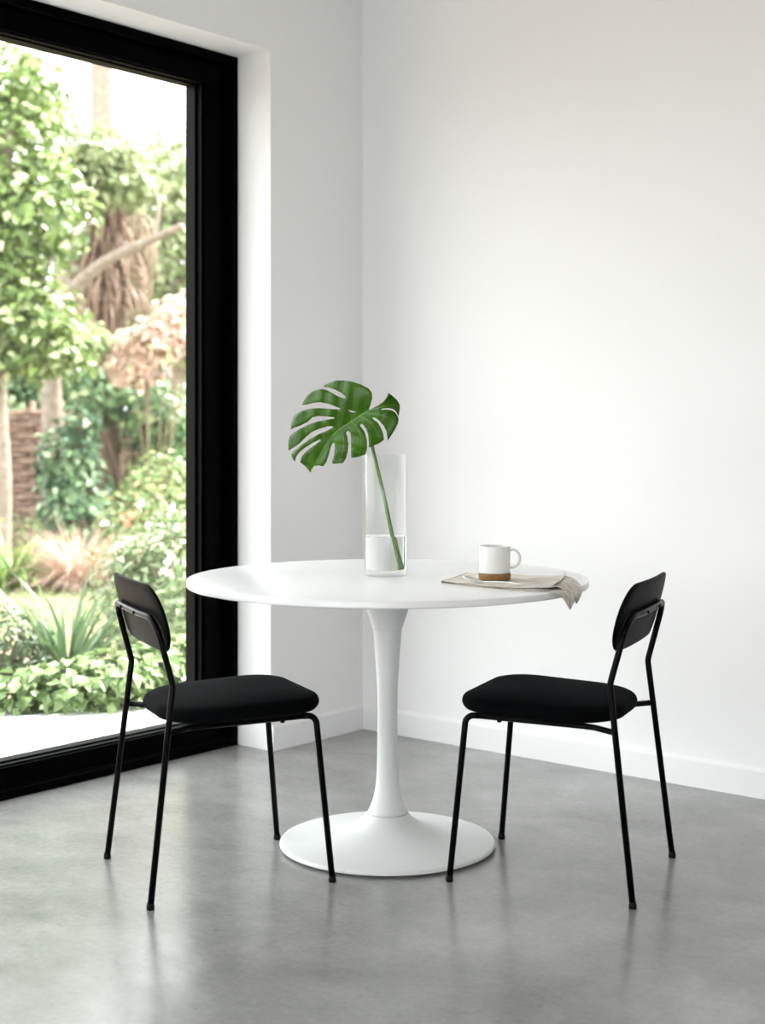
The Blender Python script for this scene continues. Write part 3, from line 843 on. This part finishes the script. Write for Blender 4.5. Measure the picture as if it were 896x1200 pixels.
# glossy dark shrub
bush('glossy_shrub', 'dark glossy shrub with pale round leaves behind the pink grass', 'shrub', gp(88, 12.4), [(0, 0, .50, .36, .34, .50), (-.06, 0, .95, .28, .28, .34), (.05, 0, 1.22, .17, .17, .22)], 1300, .105, .07, MG['shrub'], 8, shell=.4)
# border shrubs at right
bush('border_shrub', 'light green shrub with apricot blossom right of the dark glossy shrub', 'shrub', gp(172, 11.2), [(0, 0, .40, .42, .40, .46), (.12, .1, .70, .34, .34, .34)], 1500, .07, .04, MG['border'], 8, shell=.4)
bush('border_shrub', 'low green shrub beside the window frame below the apricot blossom', 'shrub', gp(212, 9.6), [(0, 0, .28, .28, .28, .34)], 600, .065, .04, MG['perennial'], 6, shell=.4)
bush('border_shrub', 'low soft green shrub behind the day lily at the left edge', 'shrub', gp(20, 12.0), [(0, 0, .22, .34, .3, .28)], 500, .06, .03, MG['border'], 5, shell=.4)

# woven fence behind
fen = tag(empty('wattle_fence', gp(90, 14.6)), 'brown woven branch fence behind the shrubs and tree trunks', 'fence')
mb = MB()
c0 = gp(90, 14.6)
for k in range(22):
    z = .05 + k * .062; ph = k % 2 * PI
    pts = [RT * (x * .125) + FW * (.035 * math.sin(x * PI / 2.4 + ph) + rnd.uniform(-.01, .01)) + V((0, 0, z + rnd.uniform(-.012, .012))) for x in range(-40, 25)]
    mb.tube(pts, .036, 6)
mb.build('woven_panel', MG['fence'], fen, True)
for k in range(-16, 10):
    mb = MB(); x = k * .3 + .15
    mb.tube([RT * x, RT * x + V((0, 0, .8)), RT * (x + rnd.uniform(-.02, .02)) + V((0, 0, 1.47))], .03, 8); mb.build('stake', MG['fence'], fen, True)

# trees
def tree(name, label, trunk, rad, branches, parts, nleaf, L_, w, m, bark, group=None):
    base = V(trunk[0]); root = tag(empty(name, base), label, 'tree', group)
    q = spline(trunk, 6); n = len(q)
    mb = MB(); mb.tube([p - base for p in q], [rad * (1 - .6 * i / n) for i in range(n)], 12); mb.build('trunk', bark, root, True)
    for br, r_ in branches:
        qq = spline(br, 6); mb = MB(); mb.tube([p - base for p in qq], [r_ * (1 - .65 * i / len(qq)) for i in range(len(qq))], 8); mb.build('branch', bark, root, True)
    if nleaf:
        mb = MB(); tot = sum(p[3] * p[5] for p in parts)
        for (u, v, D, rx, ry, rz) in parts:
            leaf_cloud(mb, vp(u, v, D), (rx, ry, rz), int(nleaf * rx * rz / tot), L_, w, .25, .5)
        local(mb, base).build('foliage', m, root, False, fix=False)
    return root
tree('leafy_tree', 'dense leafy tree at the left edge of the glass with slim pale trunk',
     [gp(0, 11.6), vp(3, 560, 11.6), vp(-1, 450, 11.6), vp(8, 300, 11.7), vp(10, 120, 11.8)], .085,
     [([vp(2, 430, 11.6), vp(30, 370, 11.5), vp(62, 300, 11.4)], .035), ([vp(5, 340, 11.6), vp(-30, 250, 11.6), vp(-60, 160, 11.5)], .035)],
     [(30, 375, 11.3, .48, .5, .48), (-25, 330, 11.5, .6, .6, .9), (45, 250, 11.5, .44, .5, .48), (10, 170, 11.7, .52, .5, .60), (72, 405, 11.1, .26, .3, .26), (15, 90, 11.9, .40, .5, .36)],
     4300, .12, .075, MG['canopy'], MG['bark'])
tree('garden_tree', 'garden tree with forked pale trunk and one bare branch reaching right',
     [gp(66, 13.2), vp(64, 540, 13.2), vp(60, 450, 13.2), vp(66, 390, 13.2), vp(80, 345, 13.2)], .13,
     [([vp(78, 352, 13.2), vp(100, 325, 13.1), vp(135, 300, 13.0), vp(180, 280, 12.9), vp(214, 264, 12.8)], .075), ([vp(180, 280, 12.9), vp(186, 240, 12.9), vp(176, 212, 12.9)], .022),
      ([vp(80, 347, 13.2), vp(66, 290, 13.3), vp(60, 200, 13.4)], .06)],
     [(82, 215, 13.3, .36, .4, .32), (118, 175, 13.4, .34, .4, .24), (40, 130, 13.6, .34, .4, .34), (150, 215, 13.5, .30, .4, .22), (95, 395, 13.0, .22, .3, .2)],
     1900, .12, .075, MG['pale'], MG['bark'])
# shaggy palm
pb = gp(128, 14.1)
palm = tag(empty('palm_tree', pb), 'shaggy palm trunk hung with dry brown fronds', 'tree')
mb = MB(); q = spline([pb, vp(126, 500, 14.1), vp(128, 380, 14.1), vp(124, 250, 14.1)], 6); mb.tube([p - pb for p in q], .16, 12); mb.build('trunk', MG['dark_bark'], palm, True)
mb = MB(); top = vp(124, 255, 14.1) - pb
for _ in range(420):
    a = rnd.uniform(0, 2*PI); z = rnd.uniform(-.95, .08)
    strap(mb, top + V((math.cos(a) * .14, math.sin(a) * .14, z)), a, rnd.uniform(.35, .7), .035, 1.2, 2.2, 6)
mb.build('dry_frond', MG['frond'], palm, False, fix=False)
mb = MB()
for _ in range(60):
    a = rnd.uniform(0, 2*PI); strap(mb, top + V((0, 0, .1)), a, rnd.uniform(.5, .9), .05, rnd.uniform(.3, 1.2), 1.1, 7)
mb.build('green_frond', MG['pale'], palm, False, fix=False)
bush('pink_shrub', 'tall shrub with pale apricot pink leaves beside the window frame', 'shrub', gp(180, 13.0), [(0, -.1, 1.98, .36, .3, .24), (-.18, 0, 1.76, .26, .3, .2), (.24, 0, 2.16, .3, .3, .28)], 900, .10, .07, MG['pinkleaf'], 9, shell=.3)
bush('climbing_hedge', 'dark green climber covering the fence beside the window frame', 'hedge', gp(172, 13.9), [(0, 0, 1.35, .62, .25, .36), (.20, 0, .9, .5, .25, .4), (-.45, .0, 1.55, .3, .25, .3), (.1, .1, .4, .7, .2, .45)], 1900, .12, .075, MG['ivy'], 8, shell=.3)
bush('dark_hedge', 'dark hedge in shade behind the slim pale trunk at left', 'hedge', gp(28, 15.6), [(0, 0, 1.3, .75, .3, .55), (-.9, 0, 1.3, .7, .3, .6), (.6, 0, 1.55, .5, .3, .5), (.1, .1, 1.85, .7, .3, .4)], 3000, .13, .08, MG['ivy'], 8, shell=.3)
# trees further back
bg = 'trees beyond the back fence'
for u, D, cv, rx, rz, n_, mk, lab in ((172, 18.5, 270, 1.15, 1.15, 3400, 'far', 'bushy green tree behind the palm, right of its trunk'),
                              (205, 17, 225, .6, .85, 1700, 'pale', 'pale green tree right beside the window frame below the sky gap'),
                              (60, 20, 330, 1.2, 1.3, 3000, 'far', 'green tree behind the forked garden tree'),
                              (-50, 18, 300, 1.3, 2.0, 1400, 'far', 'green tree far behind the dense leafy tree')):
    base = gp(u, D); c = vp(u, cv, D)
    tree('background_tree', lab, [base, base.lerp(c, .5), c], .14, [], [(u, cv, D, rx, rx * .8, rz), (u - 18, cv + 70, D, rx * .8, rx * .7, rz * .7), (u + 14, cv + 150, D, rx * .8, rx * .7, rz * .8)], n_, .15, .095, MG[mk], MG['bark'], bg)
base = gp(121, 24); tt = vp(117, 20, 24)
tree('tall_tree', 'tall bare grey trunk rising into the sky gap', [base, base.lerp(tt, .5) + RT * .06, tt], .36, [([base.lerp(tt, .86), base.lerp(tt, .95) + RT * .5, tt + RT * 1.1], .05)],
     [(128, 190, 23.5, 1.3, 1, .55), (150, 60, 24, .3, .3, .2)], 620, .16, .1, MG['pale'], MG['bark'])

# ------------------------------------------------------------------ light: bright overcast sky and a soft high sun outside
SKY_DIM, SKY_BRIGHT = 1.55, 1.42
w = bpy.data.worlds.new('sky'); S.world = w; w.use_nodes = True
nt = w.node_tree; N = nt.nodes; L = nt.links; bgd = N['Background']
tc = N.new('ShaderNodeTexCoord'); sx = N.new('ShaderNodeSeparateXYZ'); L.new(tc.outputs['Generated'], sx.inputs[0])
r = N.new('ShaderNodeValToRGB'); e = r.color_ramp.elements
e[0].position = .48; e[0].color = (.45, .46, .44, 1); e[1].position = .52; e[1].color = (.97, .985, 1, 1)
mr = N.new('ShaderNodeMapRange'); mr.inputs['From Min'].default_value = -1; mr.inputs['From Max'].default_value = 1
L.new(sx.outputs['Z'], mr.inputs['Value']); L.new(mr.outputs['Result'], r.inputs['Fac']); L.new(r.outputs['Color'], bgd.inputs['Color'])
dp = N.new('ShaderNodeVectorMath'); dp.operation = 'DOT_PRODUCT'; dp.inputs[1].default_value = (-.93, .25, .15)
L.new(tc.outputs['Generated'], dp.inputs[0])
m2 = N.new('ShaderNodeMapRange'); m2.interpolation_type = 'SMOOTHSTEP'
m2.inputs['From Min'].default_value = -.6; m2.inputs['From Max'].default_value = .8; m2.inputs['To Min'].default_value = SKY_DIM; m2.inputs['To Max'].default_value = SKY_BRIGHT
L.new(dp.outputs['Value'], m2.inputs['Value']); L.new(m2.outputs['Result'], bgd.inputs['Strength'])
sd = bpy.data.lights.new('sun', 'SUN'); sun = bpy.data.objects.new('sun', sd); COL.objects.link(sun)
sd.energy = 5.6; sd.angle = math.radians(6); sd.color = (1, .965, .915)
sdir = V((.10, .62, .78)).normalized()      # towards the sun
sun.rotation_euler = sdir.to_track_quat('Z', 'Y').to_euler(); sun.location = (-4, 6, 8)

S.view_settings.view_transform = 'Standard'; S.view_settings.look = 'None'
S.view_settings.gamma = 1; S.view_settings.use_curve_mapping = False
S.view_settings.exposure = 2.08
S.cycles.use_denoising = True
S.cycles.max_bounces = 14; S.cycles.diffuse_bounces = 8; S.cycles.transmission_bounces = 12; S.cycles.transparent_max_bounces = 16
S.cycles.sample_clamp_indirect = 10
